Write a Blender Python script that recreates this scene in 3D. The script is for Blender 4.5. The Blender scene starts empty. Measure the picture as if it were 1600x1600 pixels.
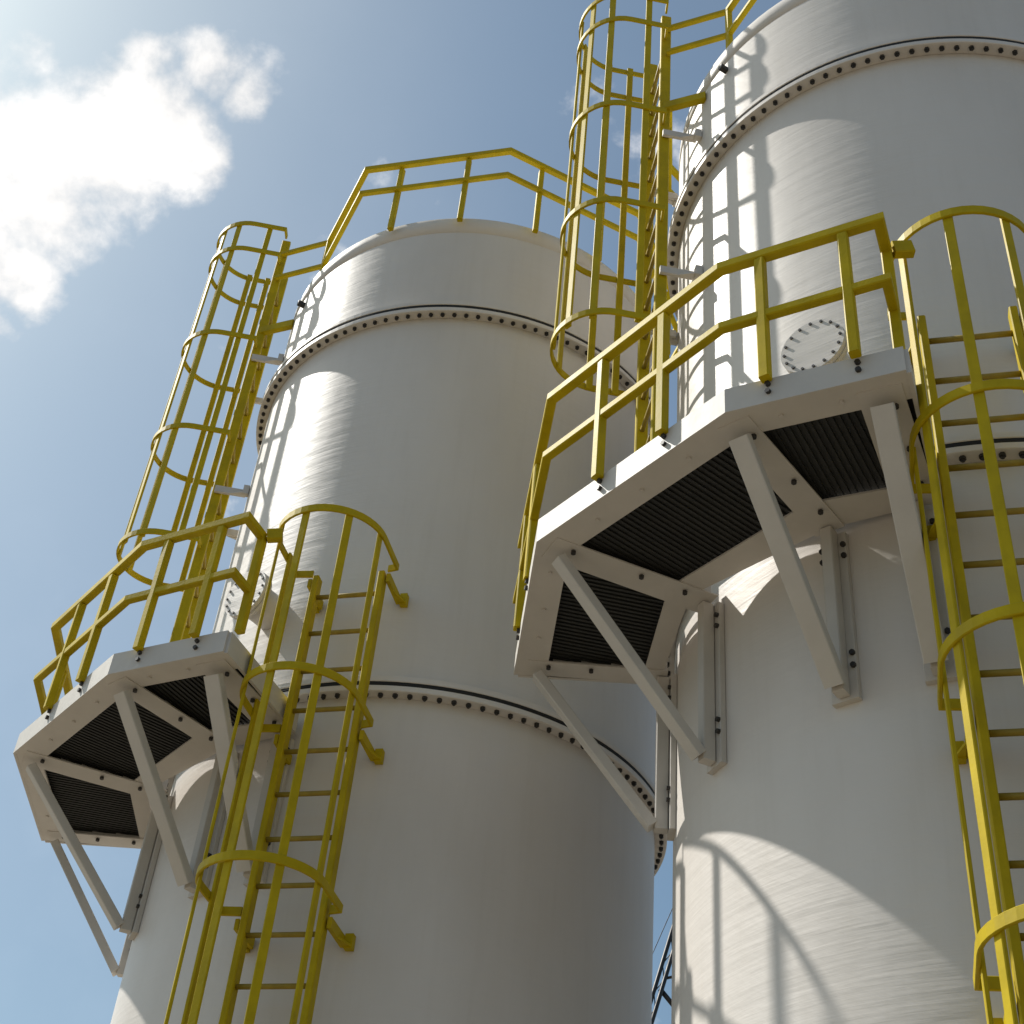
import bpy, math, random
from mathutils import Vector, Matrix, noise
random.seed(7)
C = bpy.context.scene.collection
sc = bpy.context.scene
R_ = math.radians
S = 1.8                                  # tank radius in metres; plans below are written in tank radii
CAMH = 1.6
# ------------------------------------------------------------------ camera
F_PX, PITCH, ROLL = 2286.46, 0.701813, 0.104158
right = Vector((1, 0, 0)); up = Vector((0, -math.sin(PITCH), math.cos(PITCH))); fwd = Vector((0, math.cos(PITCH), math.sin(PITCH)))
cx = right*math.cos(ROLL) + up*math.sin(ROLL)
cy = up*math.cos(ROLL) - right*math.sin(ROLL)
cam = bpy.data.cameras.new('camera'); cam.lens = F_PX*36/1600; cam.sensor_width = 36; cam.clip_end = 20000; cam.clip_start = .05
co = bpy.data.objects.new('camera', cam); C.objects.link(co)
M = Matrix((cx, cy, -fwd)).transposed().to_4x4(); M.translation = (0, 0, CAMH); co.matrix_world = M
sc.camera = co
def px_dir(u, v):
    return (cx*(u-800) - cy*(v-800) + fwd*F_PX).normalized()
# ------------------------------------------------------------------ light
SUN_AZ, SUN_EL = 152.5, 49.0             # azimuth counter-clockwise from +X
sv = Vector((math.cos(R_(SUN_AZ))*math.cos(R_(SUN_EL)), math.sin(R_(SUN_AZ))*math.cos(R_(SUN_EL)), math.sin(R_(SUN_EL))))
sl = bpy.data.lights.new('sun', 'SUN'); sl.energy = 5.0; sl.angle = R_(0.6); sl.color = (1.0, .955, .88)
so = bpy.data.objects.new('sun', sl); C.objects.link(so); so.rotation_euler = sv.to_track_quat('Z', 'Y').to_euler(); so.location = (0, 0, 40)
sc.view_settings.view_transform = 'Standard'; sc.view_settings.look = 'None'; sc.view_settings.exposure = .12; sc.view_settings.gamma = 1
sc.view_settings.use_curve_mapping = False
W = bpy.data.worlds.new('World'); sc.world = W; W.use_nodes = True
nt = W.node_tree; nt.nodes.clear(); N = nt.nodes.new; L = nt.links.new
def val(nt, v):
    n = nt.nodes.new('ShaderNodeValue'); n.outputs[0].default_value = v; return n.outputs[0]
def mth(nt, op, a, b=None, c=None, clamp=False):
    n = nt.nodes.new('ShaderNodeMath'); n.operation = op; n.use_clamp = clamp
    for i, x in enumerate((a, b, c)):
        if x is None: continue
        if isinstance(x, (int, float)): n.inputs[i].default_value = x
        else: nt.links.new(x, n.inputs[i])
    return n.outputs[0]
sky = N('ShaderNodeTexSky'); sky.sky_type = 'NISHITA'; sky.sun_disc = False
sky.sun_elevation = R_(SUN_EL); sky.sun_rotation = R_(90-SUN_AZ); sky.air_density = 1.1; sky.dust_density = 2.1; sky.ozone_density = .6
tc = N('ShaderNodeTexCoord')
nz = N('ShaderNodeTexNoise'); nz.inputs['Scale'].default_value = 13; nz.inputs['Detail'].default_value = 11; nz.inputs['Roughness'].default_value = .56; nz.inputs['Distortion'].default_value = .1
L(tc.outputs['Generated'], nz.inputs['Vector'])
nb = N('ShaderNodeTexNoise'); nb.inputs['Scale'].default_value = 2.1; nb.inputs['Detail'].default_value = 3
L(tc.outputs['Generated'], nb.inputs['Vector'])
# puffs of one cumulus (and a few more round the sky), each a direction and an angular size
puffs = [(40, 250, .04, .3), (70, 320, .055, .38), (170, 255, .050, .38), (250, 190, .055, .40), (240, 95, .030, .33), (335, 110, .034, .38), (385, 150, .030, .38), (330, 250, .032, .34), (20, 430, .042, .35), (-20, 500, .03, .30), (-80, 380, .075, .38), (-190, 330, .09, .35), (60, 60, .03, .14), (150, 20, .02, .16)]
acc = None
def addp(d, size, amp):
    global acc
    dt = N('ShaderNodeVectorMath'); dt.operation = 'DOT_PRODUCT'; L(tc.outputs['Generated'], dt.inputs[0]); dt.inputs[1].default_value = d
    one = mth(nt, 'SUBTRACT', 1.0, dt.outputs['Value'])
    g = mth(nt, 'MULTIPLY', one, -1.0/(size*size*.5))
    e = mth(nt, 'EXPONENT', g); e = mth(nt, 'MULTIPLY', e, amp)
    acc = e if acc is None else mth(nt, 'MAXIMUM', acc, e)
for u, v, s_, a_ in puffs: addp(px_dir(u, v), s_, a_)
for az, el, s_ in ((195, 30, .12), (300, 24, .12), (20, 18, .12), (345, 40, .08), (60, 14, .08), (75, 21, .05)):
    addp(Vector((math.cos(R_(az))*math.cos(R_(el)), math.sin(R_(az))*math.cos(R_(el)), math.sin(R_(el)))), s_, .26)
dens = mth(nt, 'ADD', nz.outputs['Fac'], acc); dens = mth(nt, 'ADD', dens, mth(nt, 'MULTIPLY', mth(nt, 'SUBTRACT', nb.outputs['Fac'], .5), .15))
mr = N('ShaderNodeMapRange'); mr.interpolation_type = 'SMOOTHSTEP'; L(dens, mr.inputs['Value']); mr.inputs['From Min'].default_value = .615; mr.inputs['From Max'].default_value = .83
veil = N('ShaderNodeMapRange'); L(nb.outputs['Fac'], veil.inputs['Value']); veil.inputs['From Min'].default_value = .40; veil.inputs['From Max'].default_value = .8; veil.inputs['To Max'].default_value = .10
cm = mth(nt, 'MAXIMUM', mr.outputs[0], veil.outputs[0])
b1 = N('ShaderNodeBackground'); tint = N('ShaderNodeMix'); tint.data_type = 'RGBA'; tint.blend_type = 'MULTIPLY'; tint.inputs[0].default_value = 1; tint.inputs[7].default_value = (.91, 1.085, 1.09, 1); L(sky.outputs[0], tint.inputs[6]); L(tint.outputs[2], b1.inputs[0]); b1.inputs[1].default_value = .088
b2 = N('ShaderNodeBackground'); b2.inputs[0].default_value = (1, .985, .97, 1); b2.inputs[1].default_value = 1.05
mx = N('ShaderNodeMixShader'); L(cm, mx.inputs[0]); L(b1.outputs[0], mx.inputs[1]); L(b2.outputs[0], mx.inputs[2])
cr = N('ShaderNodeMapRange'); L(mth(nt, 'ADD', nz.outputs['Fac'], mth(nt, 'MULTIPLY', acc, .5)), cr.inputs['Value']); cr.inputs['From Min'].default_value = .45; cr.inputs['From Max'].default_value = .78; cr.inputs['To Min'].default_value = .72; cr.inputs['To Max'].default_value = 1.12; L(cr.outputs[0], b2.inputs[1])
ow = N('ShaderNodeOutputWorld'); L(mx.outputs[0], ow.inputs[0])
# ------------------------------------------------------------------ materials
def mat(name, col, rough=.45, var=.0, vscale=3, bump=None, spec=.5, metal=0):
    m = bpy.data.materials.new(name); m.use_nodes = True; t = m.node_tree; b = t.nodes['Principled BSDF']
    b.inputs['Base Color'].default_value = (*col, 1); b.inputs['Roughness'].default_value = rough
    b.inputs['Specular IOR Level'].default_value = spec; b.inputs['Metallic'].default_value = metal
    tcn = t.nodes.new('ShaderNodeTexCoord')
    if var:
        n = t.nodes.new('ShaderNodeTexNoise'); n.inputs['Scale'].default_value = vscale; n.inputs['Detail'].default_value = 6; n.inputs['Roughness'].default_value = .6
        t.links.new(tcn.outputs['Object'], n.inputs['Vector'])
        r = t.nodes.new('ShaderNodeValToRGB'); r.color_ramp.elements[0].position = .3; r.color_ramp.elements[1].position = .7
        r.color_ramp.elements[0].color = (*[c*(1-var) for c in col], 1); r.color_ramp.elements[1].color = (*[min(1, c*(1+var)) for c in col], 1)
        t.links.new(n.outputs['Fac'], r.inputs[0]); t.links.new(r.outputs[0], b.inputs['Base Color'])
        rr = t.nodes.new('ShaderNodeMapRange'); t.links.new(n.outputs['Fac'], rr.inputs[0]); rr.inputs['To Min'].default_value = rough-.08; rr.inputs['To Max'].default_value = rough+.1
        t.links.new(rr.outputs[0], b.inputs['Roughness'])
    if bump:
        sc3, st, dist = bump
        mp = t.nodes.new('ShaderNodeMapping'); mp.inputs['Scale'].default_value = sc3; t.links.new(tcn.outputs['Object'], mp.inputs['Vector'])
        n = t.nodes.new('ShaderNodeTexNoise'); n.inputs['Scale'].default_value = 1; n.inputs['Detail'].default_value = 5; t.links.new(mp.outputs[0], n.inputs['Vector'])
        bp = t.nodes.new('ShaderNodeBump'); bp.inputs['Strength'].default_value = st; bp.inputs['Distance'].default_value = dist
        t.links.new(n.outputs['Fac'], bp.inputs['Height']); t.links.new(bp.outputs[0], b.inputs['Normal'])
    return m
def shell_mat():
    # gelcoated, filament-wound glass fibre: fine winding ridges round the tank, crossed by a faint helix
    m = mat('white_gelcoat', (.6, .58, .55), .48, spec=.3); t = m.node_tree; b = t.nodes['Principled BSDF']
    tcn = t.nodes.new('ShaderNodeTexCoord')
    sp = t.nodes.new('ShaderNodeSeparateXYZ'); t.links.new(tcn.outputs['Object'], sp.inputs[0])
    ang = mth(t, 'ARCTAN2', sp.outputs['Y'], sp.outputs['X'])
    def ridge(kz, ka, slope, seed, det=4):
        zz = mth(t, 'ADD', sp.outputs['Z'], mth(t, 'MULTIPLY', ang, slope))
        cb = t.nodes.new('ShaderNodeCombineXYZ')
        t.links.new(mth(t, 'MULTIPLY', ang, ka), cb.inputs[0]); t.links.new(mth(t, 'MULTIPLY', zz, kz), cb.inputs[1]); cb.inputs[2].default_value = seed
        n = t.nodes.new('ShaderNodeTexNoise'); n.inputs['Scale'].default_value = 1; n.inputs['Detail'].default_value = det; n.inputs['Roughness'].default_value = .55
        t.links.new(cb.outputs[0], n.inputs['Vector']); return n.outputs['Fac']
    h = mth(t, 'MULTIPLY', ridge(11, 1.6, .02, 1.0), .9)
    h = mth(t, 'ADD', h, mth(t, 'MULTIPLY', ridge(60, 5, .06, 4.0, 3), .16))
    h = mth(t, 'ADD', h, mth(t, 'MULTIPLY', ridge(9, 8, 1.1, 9.0, 3), .5))
    h = mth(t, 'ADD', h, mth(t, 'MULTIPLY', ridge(3, 5, 0, 13.0, 2), .8))
    bp = t.nodes.new('ShaderNodeBump'); bp.inputs['Strength'].default_value = 1.0; bp.inputs['Distance'].default_value = .0042
    t.links.new(h, bp.inputs['Height']); t.links.new(bp.outputs[0], b.inputs['Normal'])
    n = t.nodes.new('ShaderNodeTexNoise'); n.inputs['Scale'].default_value = .9; n.inputs['Detail'].default_value = 7
    mp = t.nodes.new('ShaderNodeMapping'); mp.inputs['Scale'].default_value = (1.4, 1.4, .7); t.links.new(tcn.outputs['Object'], mp.inputs['Vector']); t.links.new(mp.outputs[0], n.inputs['Vector'])
    r = t.nodes.new('ShaderNodeValToRGB'); r.color_ramp.elements[0].position = .3; r.color_ramp.elements[1].position = .72
    r.color_ramp.elements[0].color = (.63, .59, .545, 1); r.color_ramp.elements[1].color = (.70, .665, .625, 1)
    t.links.new(n.outputs['Fac'], r.inputs[0])
    cb = t.nodes.new('ShaderNodeCombineXYZ'); t.links.new(mth(t, 'MULTIPLY', ang, 22), cb.inputs[0]); t.links.new(mth(t, 'MULTIPLY', sp.outputs['Z'], .7), cb.inputs[1])
    n2 = t.nodes.new('ShaderNodeTexNoise'); n2.inputs['Scale'].default_value = 1; n2.inputs['Detail'].default_value = 6; n2.inputs['Roughness'].default_value = .65; t.links.new(cb.outputs[0], n2.inputs['Vector'])
    r2 = t.nodes.new('ShaderNodeValToRGB'); r2.color_ramp.elements[0].position = .28; r2.color_ramp.elements[1].position = .5; r2.color_ramp.elements[0].color = (.86, .84, .80, 1); r2.color_ramp.elements[1].color = (1, 1, 1, 1)
    t.links.new(n2.outputs['Fac'], r2.inputs[0])
    mu = t.nodes.new('ShaderNodeMix'); mu.data_type = 'RGBA'; mu.blend_type = 'MULTIPLY'; mu.inputs[0].default_value = .22
    t.links.new(r.outputs[0], mu.inputs[6]); t.links.new(r2.outputs[0], mu.inputs[7]); t.links.new(mu.outputs[2], b.inputs['Base Color'])
    return m
WHITE = shell_mat()
FRAME = mat('white_painted_frame', (.56, .53, .485), .55, .06, 4, ((25, 25, 25), .25, .004))
YEL = mat('yellow_glassfibre', (.465, .35, .003), .55, .16, 5, ((60, 60, 60), .3, .002), .18)
RUNG = mat('worn_ochre_rung', (.31, .22, .02), .6, .2, 9)
DARK = mat('dark_bolt_steel', (.025, .022, .02), .5, .2, 30)
GASK = mat('black_gasket', (.012, .012, .012), .7)
DECK = mat('dark_deck_panel', (.022, .022, .020), .65, .25, 5)
GREY = mat('grey_steel', (.30, .32, .35), .5, .1, 8)
CONC = mat('concrete', (.18, .148, .108), .85, .22, .35, ((3, 3, 3), .4, .02))
BLK = mat('black_crane_steel', (.015, .015, .018), .45, .2, 3)
# ------------------------------------------------------------------ mesh helpers
class MB:
    def __init__(s): s.v = []; s.f = []; s.smooth = []
    def add(s, vs, fs, sm=False):
        o = len(s.v); s.v += [tuple(v) for v in vs]; s.f += [tuple(i+o for i in f) for f in fs]; s.smooth += [sm]*len(fs)
    def sweep(s, path, w, h, upv=Vector((0, 0, 1)), ch=.12, caps=True):
        path = [Vector(p) for p in path]; upv = Vector(upv).normalized(); c = min(w, h)*ch
        a, b = w/2, h/2
        prof = [(a-c, -b), (a, -b+c), (a, b-c), (a-c, b), (-a+c, b), (-a, b-c), (-a, -b+c), (-a+c, -b)] if ch else [(a, -b), (a, b), (-a, b), (-a, -b)]
        n = len(path); dirs = [(path[i+1]-path[i]).normalized() for i in range(n-1)]
        vs = []
        for i, p in enumerate(path):
            d1 = dirs[max(i-1, 0)]; d2 = dirs[min(i, n-2)]
            s1 = d1.cross(upv).normalized(); s2 = d2.cross(upv).normalized(); m = (s1+s2); m.normalize(); k = 1/max(.3, m.dot(s1))
            u = m.cross((d1+d2).normalized()).normalized() if i not in (0, n-1) else m.cross(d1 if i else d2).normalized()
            if abs(upv.dot(d1)) < 1e-3 and abs(upv.dot(d2)) < 1e-3: u = upv
            for x, y in prof: vs.append(p + m*(x*k) + u*y)
        q = len(prof); fs = []
        for i in range(n-1):
            for j in range(q): fs.append((i*q+j, i*q+(j+1) % q, (i+1)*q+(j+1) % q, (i+1)*q+j))
        if caps: fs.append(tuple(range(q-1, -1, -1))); fs.append(tuple((n-1)*q+j for j in range(q)))
        s.add(vs, fs)
    def prism(s, poly, z0, z1):
        n = len(poly); vs = [(x, y, z0) for x, y in poly]+[(x, y, z1) for x, y in poly]
        fs = [tuple(range(n-1, -1, -1)), tuple(range(n, 2*n))]+[(i, (i+1) % n, n+(i+1) % n, n+i) for i in range(n)]
        s.add(vs, fs)
    def lathe(s, prof, seg=128, closed=False, a0=0, sm=True):
        vs = []; m = len(prof)
        for i in range(seg):
            a = 2*math.pi*i/seg+a0
            for r, z in prof: vs.append((r*math.cos(a), r*math.sin(a), z))
        fs = []
        for i in range(seg):
            k = (i+1) % seg
            for j in range(m if closed else m-1):
                j2 = (j+1) % m; fs.append((i*m+j, k*m+j, k*m+j2, i*m+j2))
        s.add(vs, fs, sm)
    def cyl(s, p, q, r, seg=12, sm=True, r2=None):
        p = Vector(p); q = Vector(q); d = (q-p).normalized(); r2 = r if r2 is None else r2
        a = d.cross(Vector((0, 0, 1)) if abs(d.z) < .9 else Vector((1, 0, 0))).normalized(); b = d.cross(a)
        vs = [p+(a*math.cos(2*math.pi*i/seg)+b*math.sin(2*math.pi*i/seg))*r for i in range(seg)]+[q+(a*math.cos(2*math.pi*i/seg)+b*math.sin(2*math.pi*i/seg))*r2 for i in range(seg)]
        o = len(s.v)
        s.add(vs, [(i, (i+1) % seg, seg+(i+1) % seg, seg+i) for i in range(seg)], sm)
        s.v += []; s.f += [tuple(o+i for i in range(seg-1, -1, -1)), tuple(o+seg+i for i in range(seg))]; s.smooth += [False]*2
    def build(s, name, m, parent=None, off=(0, 0, 0)):
        me = bpy.data.meshes.new(name); ox, oy, oz = off
        me.from_pydata([(x-ox, y-oy, z-oz) for x, y, z in s.v], [], s.f); me.materials.append(m)
        me.polygons.foreach_set('use_smooth', s.smooth); me.validate(); me.update()
        bmn = __import__('bmesh'); bm = bmn.new(); bm.from_mesh(me); bmn.ops.recalc_face_normals(bm, faces=bm.faces); bm.to_mesh(me); bm.free()
        o = bpy.data.objects.new(name, me); C.objects.link(o); o.parent = parent; return o
def inst(name, me, parent, loc, rotz=0, rot=None):
    o = bpy.data.objects.new(name, me); C.objects.link(o); o.parent = parent; o.location = loc
    o.rotation_euler = rot if rot else (0, 0, rotz); return o
def zm(z): return (z)*S + CAMH
def P(r, az, z): return Vector((r*S*math.cos(R_(az)), r*S*math.sin(R_(az)), zm(z)))
def PT(az, r, s, z):                      # r along azimuth az, s sideways (towards larger azimuth)
    a = R_(az); return Vector(((r*math.cos(a)-s*math.sin(a))*S, (r*math.sin(a)+s*math.cos(a))*S, zm(z)))
ALL = []
def thing(name, label, cat, loc, group=None):
    o = bpy.data.objects.new(name, None); C.objects.link(o); o.location = loc; o['label'] = label; o['category'] = cat
    if group: o['group'] = group
    o.empty_display_size = .2; return o
def copy_tree(o, parent=None):
    c = o.copy(); C.objects.link(c); c.parent = parent
    for ch in list(o.children): copy_tree(ch, c)
    return c
A1 = Vector((-0.27099*S, 5.52308*S, 0)); A2 = Vector((1.59155*S, 3.93884*S, 0))
ZP, ZT, ZU, ZL = 2.731, 5.659, 4.966, 2.918
# ------------------------------------------------------------------ ground
g = MB(); g.add([(-4000, -4000, 0), (4000, -4000, 0), (4000, 4000, 0), (-4000, 4000, 0)], [(0, 1, 2, 3)])
go = g.build('ground', CONC); go['kind'] = 'structure'
for nm, A in (('foundation', A1), ('foundation', A2)):
    m = MB(); m.lathe([(0.001, .18), (1.18*S, .18), (1.2*S, .16), (1.2*S, -.1), (.001, -.1)], 64, sm=False)
    o = m.build('foundation', CONC); o.location = A; o['kind'] = 'structure'
# ------------------------------------------------------------------ tank
def make_tank():
    T = thing('storage_tank', 'white wound glass-fibre tank', 'tank', (0, 0, 0), 'white cylindrical tanks')
    fr = 1.05; gap = .0085; th = .024
    def section(z0, z1):
        m = MB(); k = max(2, int((z1-z0)/.25)); m.lathe([(S, zm(z0)+(zm(z1)-zm(z0))*i/k) for i in range(k+1)], 192); return m.build('shell', WHITE, T)
    zb = (.18-CAMH)/S
    section(zb, ZL-gap-.001); section(ZL+gap+.001, ZU-gap-.001)
    section(ZU+gap+.001, ZT-.10)
    m = MB(); prof = [(S*1.0015, zm(ZT-.112)), (S*1.0015, zm(ZT-.03)), (S*1.0, zm(ZT-.004)), (S*.996, zm(ZT))]
    prof += [(S*.996*math.cos(t*math.pi/2/8)+.0, zm(ZT)+.0+S*.06*math.sin(t*math.pi/2/8)) for t in range(1, 9)]
    prof[-1] = (.01, prof[-1][1]); m.lathe([(S*.99, zm(ZT-.112))]+prof, 128); m.build('roof_cap', WHITE, T)
    bm_ = MB(); bm_.cyl((0, 0, 0), (0, 0, -.020), .018, 6, False); bm_.cyl((0, 0, -.020), (0, 0, -.030), .010, 8, False); bmesh_ = None
    b0 = bm_.build('bolt', DARK, T)
    first = True
    for zf in (ZL, ZU):
        for s_ in (-1, 1):
            m = MB(); z0, z1 = sorted((zm(zf)+s_*gap*S, zm(zf)+s_*(gap+th)*S)); ro = fr*S
            m.lathe([(S*1.001, z0), (ro-.004, z0), (ro, z0+.004), (ro, z1-.004), (ro-.004, z1), (S*1.001, z1)], 160, sm=False); m.build('flange', WHITE, T)
        m = MB(); m.lathe([(S*.98, zm(zf)-gap*S), (S*1.0465, zm(zf)-gap*S), (S*1.0465, zm(zf)+gap*S), (S*.98, zm(zf)+gap*S)], 160, closed=True); m.build('gasket', GASK, T)
        for i in range(120):
            a = 2*math.pi*(i+.5)/120; p = (1.027*S*math.cos(a), 1.027*S*math.sin(a), zm(zf)-(gap+th)*S+.001)
            if first: b0.location = p; first = False
            else: inst('bolt', b0.data, T, p, a)
    # manway on a short nozzle
    az, z, rr = -128.9, 3.355, .090
    d = Vector((math.cos(R_(az)), math.sin(R_(az)), 0)); q = Vector((0, 0, zm(z)))
    mw = MB(); mw.cyl(q+d*S*.97, q+d*S*1.125, rr*S*.80, 40)
    mwo = mw.build('manway', WHITE, T)
    m = MB(); m.cyl(q+d*S*1.125, q+d*S*1.143, rr*S*1.18, 48); m.build('manway_flange', WHITE, mwo)
    m = MB(); m.cyl(q+d*S*1.145, q+d*S*1.163, rr*S*1.18, 48); m.build('manway_cover', WHITE, mwo)
    t = d.cross(Vector((0, 0, 1)))
    bb = MB(); bb.cyl((0, 0, 0), (d.x*.008, d.y*.008, 0), .0095, 6, False)
    bo = None
    for i in range(16):
        a = 2*math.pi*i/16; p = q+d*S*1.1635+(t*math.cos(a)+Vector((0, 0, 1))*math.sin(a))*rr*S*1.04
        if bo is None: bo = bb.build('cover_bolt', DARK, mwo); bo.location = p
        else: inst('cover_bolt', bo.data, mwo, p)
    # lifting lug near the top
    m = MB(); m.sweep([P(1.0, -152, ZT-.17), P(1.035, -152, ZT-.17)], .04, .05); m.build('lifting_lug', DARK, T)
    return T
# ------------------------------------------------------------------ platform
V = [(1.535, -184.6), (1.62, -158.8), (1.605, -131.4), (1.56, -114.3)]
def XY(r, az): return (r*S*math.cos(R_(az)), r*S*math.sin(R_(az)))
def chord(az, k=1.0, poly=V):
    for (r0, a0), (r1, a1) in zip(poly[:-1], poly[1:]):
        if a0 <= az <= a1 or (az < a0 and a0 == poly[0][1]) or (az > a1 and a1 == poly[-1][1]):
            p = Vector(XY(r0, a0)); q = Vector(XY(r1, a1)); d = Vector(XY(1, az))
            # intersection of the ray with the chord
            e = q-p; t = (p.x*e.y-p.y*e.x)/(d.x*e.y-d.y*e.x); return t*k
def make_platform():
    off = P(1.3, -150, ZP)
    T = thing('access_platform', 'white platform', 'platform', off, 'platforms on the tanks')
    B = lambda m, n, mt, par=T: m.build(n, mt, par, off)
    z0, z1 = zm(ZP), zm(ZP+.085)
    # outer frame: one channel per side (web + lower flange), mitred at the corners
    def ringpoly(i, ro0, ro1, cut=.0):
        (r0, a0), (r1, a1) = V[i], V[i+1]
        return [XY(r0-ro0, a0), XY(r1-ro0, a1), XY(r1-ro1, a1), XY(r0-ro1, a0)]
    for i in range(3):
        m = MB(); m.prism(ringpoly(i, .107, .012), z0, z0+.014); m.prism(ringpoly(i, .012, 0), z0-.002, z1); B(m, 'outer_beam', FRAME)
    # inner beams, one per side
    VI = [(1.112, -184.6), (1.174, -158.8), (1.165, -131.4), (1.12, -114.3)]
    for i in range(3):
        (r0, a0), (r1, a1) = VI[i], VI[i+1]; w0, w1 = ((.062, .074), (.074, .126), (.126, .09))[i]
        m = MB(); m.prism([XY(r0-w0, a0), XY(r1-w1, a1), XY(r1, a1), XY(r0, a0)], z0+.004, z0+.016)
        m.prism([XY(r0-w0, a0), XY(r1-w1, a1), XY(r1-w1+.01, a1), XY(r0-w0+.01, a0)], z0+.016, z1-.02); B(m, 'inner_beam', FRAME)
    # spokes
    spokes = [(-182.6, .040), (-158.9, .052), (-131.45, .046), (-117.2, .058)]
    for az, hw in spokes:
        ro = chord(az)-.013; m = MB()
        m.prism([tuple(PT(az, 1.03, s, 0)[:2]) for s in (-hw, hw)]+[tuple(PT(az, ro-.03, s, 0)[:2]) for s in (hw, -hw)], z0-.006, z0+.003)
        m.prism([tuple(PT(az, 1.03, s, 0)[:2]) for s in (-.012, .012)]+[tuple(PT(az, ro-.11, s, 0)[:2]) for s in (.012, -.012)], z0+.017, z1-.03)
        B(m, 'radial_beam', FRAME)
    # toe plate at the ladder end
    m = MB(); m.sweep([P(1.04, -114.1, ZP+.04), P(1.55, -114.1, ZP+.04)], .02, .085*S, ch=0); B(m, 'end_plate', FRAME)
    m = MB(); m.sweep([P(1.04, -184.8, ZP+.04), P(1.52, -184.8, ZP+.04)], .02, .085*S, ch=0); B(m, 'end_plate', FRAME)
    # deck panels with ribs underneath
    for i in range(3):
        (r0, a0), (r1, a1) = V[i], V[i+1]; (q0, b0), (q1, b1) = VI[i], VI[i+1]
        outer = [Vector(XY(r0-.03, a0)), Vector(XY(r1-.03, a1))]; inner = [Vector(XY(q0-.03, b0)), Vector(XY(q1-.03, b1))]
        m = MB(); m.prism([tuple(inner[0]), tuple(inner[1]), tuple(outer[1]), tuple(outer[0])], z0+.055, z0+.075)
        pn = B(m, 'deck_panel', DECK)
        m = MB(); n = int((outer[1]-outer[0]).length/.034)
        mid0 = (outer[0]+inner[0])/2
        dirv = (((outer[0]+outer[1])-(inner[0]+inner[1]))).normalized(); along = (outer[1]-outer[0]).normalized()
        for k in range(1, n):
            po = outer[0].lerp(outer[1], k/n)
            # rib runs inwards square to the outer side until the inner side or a flank
            tmax = 10
            for a_, b_ in ((inner[0], inner[1]), (outer[0], inner[0]), (outer[1], inner[1])):
                e = b_-a_; den = (-dirv.x)*e.y-(-dirv.y)*e.x
                if abs(den) < 1e-6: continue
                w_ = a_-po; t = (w_.x*e.y-w_.y*e.x)/den; s_ = (w_.x*(-dirv.y)-w_.y*(-dirv.x))/den
                if t > .01 and -.001 <= s_ <= 1.001: tmax = min(tmax, t)
            if tmax > 9: continue
            qe = po-dirv*tmax; m.sweep([(po.x, po.y, z0+.050), (qe.x, qe.y, z0+.050)], .016, .012, ch=0)
        ro = B(m, 'deck_ribs', DECK, pn); ro['kind'] = 'stuff'
    # brackets: post against the wall and a diagonal brace
    zf = 2.19
    bolt = MB(); bolt.cyl((0, 0, 0), (0, 0, .018), .0145, 6, False)
    bme = None
    def putbolt(p, rot, par):
        nonlocal bme
        p = Vector(p)-off
        if bme is None:
            o = bolt.build('bolt', DARK, par); o.location = p; o.rotation_euler = rot; bme = o.data
        else: inst('bolt', bme, par, p, rot=rot)
    for (az, hw), wb in zip(spokes, (.044, .044, .056, .060)):
        brk = MB(); w = .075*S
        a = R_(az)
        ro = chord(az)-.02
        # wall post: backing plate on the shell and a channel standing off it
        brk.sweep([PT(az, 1.010, 0, zf-.03), PT(az, 1.010, 0, ZP-.012)], .036*S*2.2, .02*S, upv=P(1, az, 0)-P(0, az, 0), ch=.1)
        bo = B(brk, 'wall_post', FRAME)
        m = MB(); m.sweep([PT(az, 1.042, 0, zf-.02), PT(az, 1.042, 0, ZP-.010)], .034*S, .040*S, upv=P(1, az, 0)-P(0, az, 0), ch=.08); B(m, 'post_channel', FRAME, bo)
        m = MB(); p = PT(az, ro-.055, .0, ZP-.012-.02); q = PT(az, 1.075, .0, zf+.0); d = (q-p).normalized()
        rad = (P(1, az, 0)-P(0, az, 0)).normalized(); upn = d.cross(rad).cross(d)
        m.sweep([p, q+d*.02], wb*S, .034*S, upv=upn if upn.length > .01 else rad, ch=.08); B(m, 'brace', FRAME)
        for zz in (ZP-.06, ZP-.10, zf+.11, zf+.07):
            s_ = -.058; pp = PT(az, 1.024, s_+.012, zz)
            putbolt(PT(az, 1.083, -.012, zz) if False else PT(az, 1.020, -.033, zz), (R_(90), 0, R_(az+90)), bo)
            putbolt(PT(az, 1.020, .033, zz), (R_(90), 0, R_(az+90)), bo)
        for r_ in (1.13, 1.28, ro-.09):
            putbolt(PT(az, r_, hw*.5, ZP-.004-.0035), (R_(180), 0, 0), bo)
    for az in (-176, -170, -163, -152, -145, -138, -127, -121):
        m = MB(); q_ = P(chord(az)-.06, az, ZP); m.cyl(q_, q_-Vector((0, 0, .012)), .012, 6, False); B(m, 'painted_bolt', FRAME)
    # guard rail
    G = [(r+.012, a) for r, a in V]; G[1] = (1.625, -157.6); G[3] = (1.590, -114.9); zt_, zmid = 3.295, 3.045; w = .032*S
    path = [(1.30, -184.6)]+G+[(1.475, -114.9)]
    m = MB(); m.sweep([P(r, a, zt_) for r, a in path], w, w); B(m, 'top_rail', YEL)
    path2 = [(1.30, -184.6)]+G+[(1.475, -114.9)]
    m = MB(); m.sweep([P(r, a, zmid) for r, a in path2], w*.86, w*.86); B(m, 'middle_rail', YEL)
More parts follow.
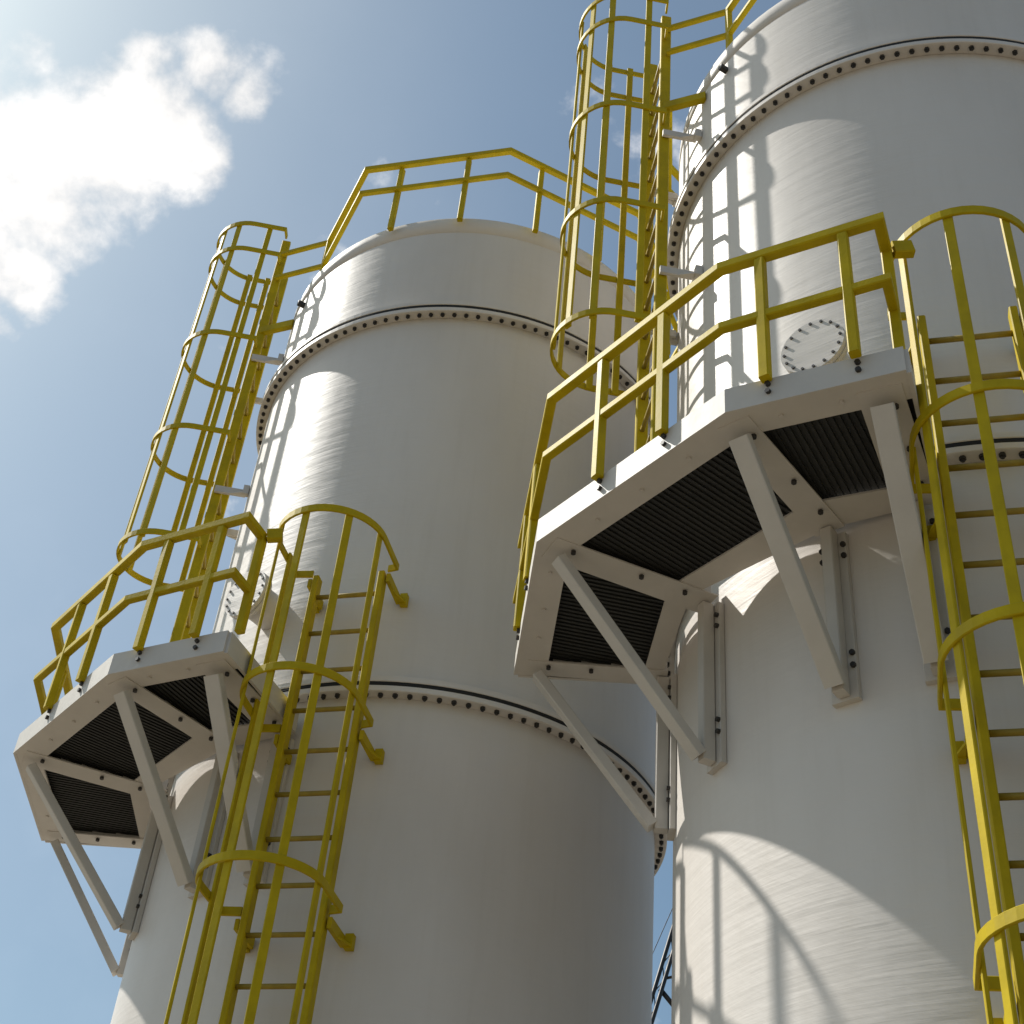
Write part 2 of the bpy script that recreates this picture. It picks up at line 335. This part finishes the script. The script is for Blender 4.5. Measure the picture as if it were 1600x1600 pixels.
    for az in (-178.5, -168.5, -149.0, -139.5, -127.2, -118.6):
        r_ = chord(az, 1, G)
        m = MB(); m.sweep([P(r_, az, ZP+.07), P(r_, az, zt_-.02)], w*.92, w*.92, upv=P(1, az, 0)-P(0, az, 0)); po = B(m, 'rail_post', YEL)
        for zz in (ZP+.062, ZP+.035):
            d = (P(1, az, 0)-P(0, az, 0)).normalized(); pp = P(chord(az), az, zz)-off
            bb = inst('bolt', bme, po, pp, rot=(0, R_(90), R_(az)))
        m = MB(); m.sweep([P(r_-.012, az, ZP+.01), P(r_-.012, az, ZP+.085)], w*1.1, .03*S*.5, upv=P(1, az, 0)-P(0, az, 0)); 
    for r_, az, zb_ in ((1.475, -114.9, ZP+.14), (1.30, -184.6, ZP+.085)):
        m = MB(); m.sweep([P(r_, az, zb_), P(r_, az, zt_+.0)], w*.95, w*.95, upv=P(1, az, 0)-P(0, az, 0)); B(m, 'end_post', YEL)
    m = MB(); m.sweep([P(1.475, -114.2, zt_+.002), P(1.455, -112.2, zt_+.012)], .03*S, .05*S); B(m, 'link_bracket', YEL)
    return T, off
# ------------------------------------------------------------------ caged ladder
def make_ladder(az, zfoot, zrail, rungs, hoops, cage_lo, name_label, so_z, so_mat, bars, sh):
    rl, hw = 1.135, .130; rc, rh = 1.313, .203
    off = PT(az, rl, 0, zfoot)
    T = thing('caged_ladder', name_label, 'ladder', off)
    B = lambda m, n, mt, par=T: m.build(n, mt, par, off)
    rad = (P(1, az, 0)-P(0, az, 0)).normalized()
    for s in (-hw, hw):
        m = MB(); m.sweep([PT(az, rl, s, zfoot), PT(az, rl, s, zrail)], .024*S, .046*S, upv=rad, ch=.15); B(m, 'side_rail', YEL)
    first = None
    for z in rungs:
        if first is None:
            m = MB(); m.cyl(PT(az, rl, -hw+.01, z), PT(az, rl, hw-.01, z), .0092*S, 8); first = B(m, 'rung', RUNG); z_0 = z
        else: inst('rung', first.data, T, (0, 0, (z-z_0)*S))
    # hoop: out from the rail, round, and back
    def hoop_path(z):
        pts = [PT(az, rl+.005, -hw-.02, z), PT(az, rl+.012, -rh+sh, z)]
        n = 22
        for i in range(n+1):
            t = -math.pi/2+math.pi*i/n; pts.append(PT(az, rc+rh*math.cos(t), rh*math.sin(t)+sh, z))
        pts += [PT(az, rl+.012, rh+sh, z), PT(az, rl+.005, hw+.02, z)]
        return pts
    hf = None
    for z in hoops:
        if hf is None:
            m = MB(); m.sweep(hoop_path(z), .010*S, .031*S, ch=.2); hf = B(m, 'hoop', YEL); hz = z
        else: inst('hoop', hf.data, T, (0, 0, (z-hz)*S))
    for t in bars:
        tr = R_(t); rr = rh-.010
        flat = abs(t) > 90; sg = 1 if t > 0 else -1; p = PT(az, rc+math.cos(tr)*rh if flat else rc+rr*math.cos(tr), (sg*rr if flat else rr*math.sin(tr))+sh, 0); rdir = PT(az, rc+math.cos(tr), math.sin(tr), 0)-PT(az, rc, 0, 0)
        if flat: rdir = PT(az, rc, sg, 0)-PT(az, rc, 0, 0)
        q0 = Vector((p.x, p.y, zm(cage_lo-.02))); q1 = Vector((p.x, p.y, zm(max(hoops)+.018)))
        m = MB(); m.sweep([q0, q1], .028*S, .011*S, upv=rdir, ch=.2); B(m, 'cage_bar', YEL)
    # stand-off brackets to the shell
    for z in so_z:
        for s in (-1, 1):
            m = MB()
            m.sweep([PT(az, 1.0, s*(hw+.026), z), PT(az, rl+.01, s*(hw+.026), z)], .015*S, .038*S, ch=.1)
            m.prism([tuple(PT(az, .985, s*(hw+.034), 0)[:2]), tuple(PT(az, .985, s*(hw+.062), 0)[:2]), tuple(PT(az, 1.012, s*(hw+.062), 0)[:2]), tuple(PT(az, 1.012, s*(hw+.034), 0)[:2])], zm(z-.025), zm(z+.025))
            m.prism([tuple(PT(az, 1.005, s*(hw+.034), 0)[:2]), tuple(PT(az, 1.005, s*(hw+.062), 0)[:2]), tuple(PT(az, 1.075, s*(hw+.034), 0)[:2])], zm(z-.02), zm(z-.012))
            B(m, 'standoff', so_mat)
    return T, off
def make_roof_rail():
    off = P(0, 0, ZT)
    T = thing('roof_guardrail', 'yellow guard rail round roof', 'railing', off)
    B = lambda m, n, mt, par=T: m.build(n, mt, par, off)
    w = .029*S; k = [(1.10, -126+40*i) for i in range(8)]
    zt_, zmid = ZT+.43, ZT+.235
    full = [(1.10, -157), ]+k
    # opening for the ladder between -188 and -160
    full = [(.94, -155)]+k[:8]+[(1.04, 187.5-10)]
    full[-1] = (1.05, 173)
    m = MB(); m.sweep([P(r, a, zt_) for r, a in full], w, w); B(m, 'top_rail', YEL)
    m = MB(); m.sweep([P(r, a, zmid) for r, a in full], w*.86, w*.86); B(m, 'middle_rail', YEL)
    for i in range(8):
        for d in (-10.5, 9):
            az = -106+40*i+d
            if az > 160: continue
            r_ = chord(az, 1, k) if az < k[-1][1] else 1.04
            m = MB(); m.sweep([P(1.035, az, ZT-.06), P(1.035, az, zt_-.02)], w*.9, w*.9, upv=P(1, az, 0)-P(0, az, 0)); B(m, 'rail_post', YEL)
    for az in (-155,):
        for r_ in (.94,):
            m = MB(); m.sweep([P(r_, az, ZT-.09), P(r_, az, zt_)], w*.9, w*.9, upv=P(1, az, 0)-P(0, az, 0)); B(m, 'end_post', YEL)
    for z in (zt_, zmid):
        m = MB(); m.sweep([P(.94, -155.4, z), PT(-174, 1.135, .155, z)], w*.8, w*.8); B(m, 'link_rail', YEL)
    m = MB(); m.sweep([P(1.0, -161, ZT-.16), PT(-174, 1.14, .13, ZT-.16)], .03*S, .05*S); B(m, 'tie_plate', YEL)
    return T, off
tank = make_tank(); tank.location = A1; tank['label'] = 'smaller-looking white tank behind on the left, ringed by both of its bolted flanges'
t2 = copy_tree(tank); t2.location = A2; t2['label'] = 'nearer white tank on the right, reaching past the top and right edges'
pl, off = make_platform(); pl['group'] = 'platforms on the tanks'
pl.location = A1+off; pl['label'] = 'white platform with yellow rails on the left tank, the one seen against open sky'
p2 = copy_tree(pl); p2.location = A2+off; p2['label'] = 'large white platform with dark deck panels and yellow rails, on the right tank'
rungs_lo = [3.254-.168*i for i in range(24) if 3.254-.168*i > -.7]
lo, off = make_ladder(-106, (.18-CAMH)/S, 3.345, rungs_lo, [3.365-.688*i for i in range(5)], 3.365-.688*4, 'x', [3.365-.688*i-.045 for i in range(6)], YEL, (-110, -60, -12, 36, 82), -.016)
lo['group'] = 'caged ladders from the ground to the platforms'; lo.location = A1+off; lo['label'] = 'yellow caged ladder at lower left, climbing the left tank to its platform'
l2 = copy_tree(lo); l2.location = A2+off; l2['label'] = 'yellow caged ladder at the right edge, climbing to the large platform on the right tank'
rungs_hi = [2.95+.168*i for i in range(20) if 2.95+.168*i < 6.0]
hi, off = make_ladder(-174, ZP+.05, 6.22, rungs_hi, [4.05, 4.71, 5.37, 6.03, 6.24], 4.05, 'x', [3.25, 4.39, 5.28], FRAME, (-114, -84, -38, -2, 33, 64, 114), 0)
hi['group'] = 'caged ladders from the platforms to the roofs'; hi.location = A1+off; hi['label'] = 'yellow ladder cage standing against open sky left of the left tank, up to its roof'
h2 = copy_tree(hi); h2.location = A2+off; h2['label'] = 'yellow ladder cage between the two tanks, rising past the top edge along the right tank'
rr_, off = make_roof_rail(); rr_['group'] = 'guard rails round the tank roofs'
rr_.location = A1+off; rr_['label'] = 'yellow guard rail round the roof of the left tank, against blue sky'
r2 = copy_tree(rr_); r2.location = A2+off; r2['label'] = 'short glimpse of yellow roof rail on the right tank, cut by the top edge'
# ------------------------------------------------------------------ crane far behind, seen in the gap between the tanks
D = 62.0
a = px_dir(1013, 1596)*D+Vector((0, 0, CAMH)); b = px_dir(1046, 1487)*D+Vector((0, 0, CAMH)); d = (b-a).normalized()
foot = a-d*((a.z-2.2)/d.z); tip = b+d*7
T = thing('mobile_crane', 'black lattice crane boom glimpsed through the gap between the two tanks', 'crane', (foot.x, foot.y, 0))
off = (foot.x, foot.y, 0)
side = d.cross(Vector((0, 1, 0))).normalized(); back = d.cross(side).normalized()
m = MB()
for su, sv_ in ((1, 1), (1, -1), (-1, -1), (-1, 1)):
    m.cyl(foot+side*.14*su+back*.14*sv_, tip+side*.14*su+back*.14*sv_, .085, 8)
n = 60
for i in range(n):
    p = foot.lerp(tip, i/n); q = foot.lerp(tip, (i+1)/n); s_ = 1 if i % 2 else -1
    for k in (1, -1):
        m.cyl(p+side*.12*s_+back*.12*k, q-side*.12*s_+back*.12*k, .02, 6); m.cyl(p+back*.12*s_+side*.12*k, q-back*.12*s_+side*.12*k, .02, 6)
m.build('boom', BLK, T, off)
m = MB(); mid = px_dir(1031, 1545)*D+Vector((0, 0, CAMH))
m.cyl(mid, mid+side*.9*(1 if side.x > 0 else -1)+d*(-.55), .10, 8); m.cyl(mid+d*.4, mid+d*.75+side*.6*(1 if side.x > 0 else -1), .06, 8); m.build('jib_strut', BLK, T, off)
m = MB(); c0 = px_dir(1024, 1480)*D+Vector((0, 0, CAMH)); c1 = px_dir(1054, 1412)*D+Vector((0, 0, CAMH)); dc = (c1-c0).normalized()
m.cyl(c0-dc*14, c1+dc*5, .018, 6); m.build('cable', BLK, T, off)
m = MB(); m.prism([(foot.x-2.5, foot.y-1.6), (foot.x+2.5, foot.y-1.6), (foot.x+2.5, foot.y+1.6), (foot.x-2.5, foot.y+1.6)], 1.1, 2.2)
m.prism([(foot.x-2.4, foot.y-1.5), (foot.x-.8, foot.y-1.5), (foot.x-.8, foot.y-.1), (foot.x-2.4, foot.y-.1)], 2.2, 3.6); m.build('body', BLK, T, off)
for s_ in (-1, 1):
    m = MB(); m.sweep([(foot.x-3, foot.y+s_*1.5, .55), (foot.x+3, foot.y+s_*1.5, .55)], .7, 1.1, ch=.3); m.build('crawler_track', BLK, T, off)
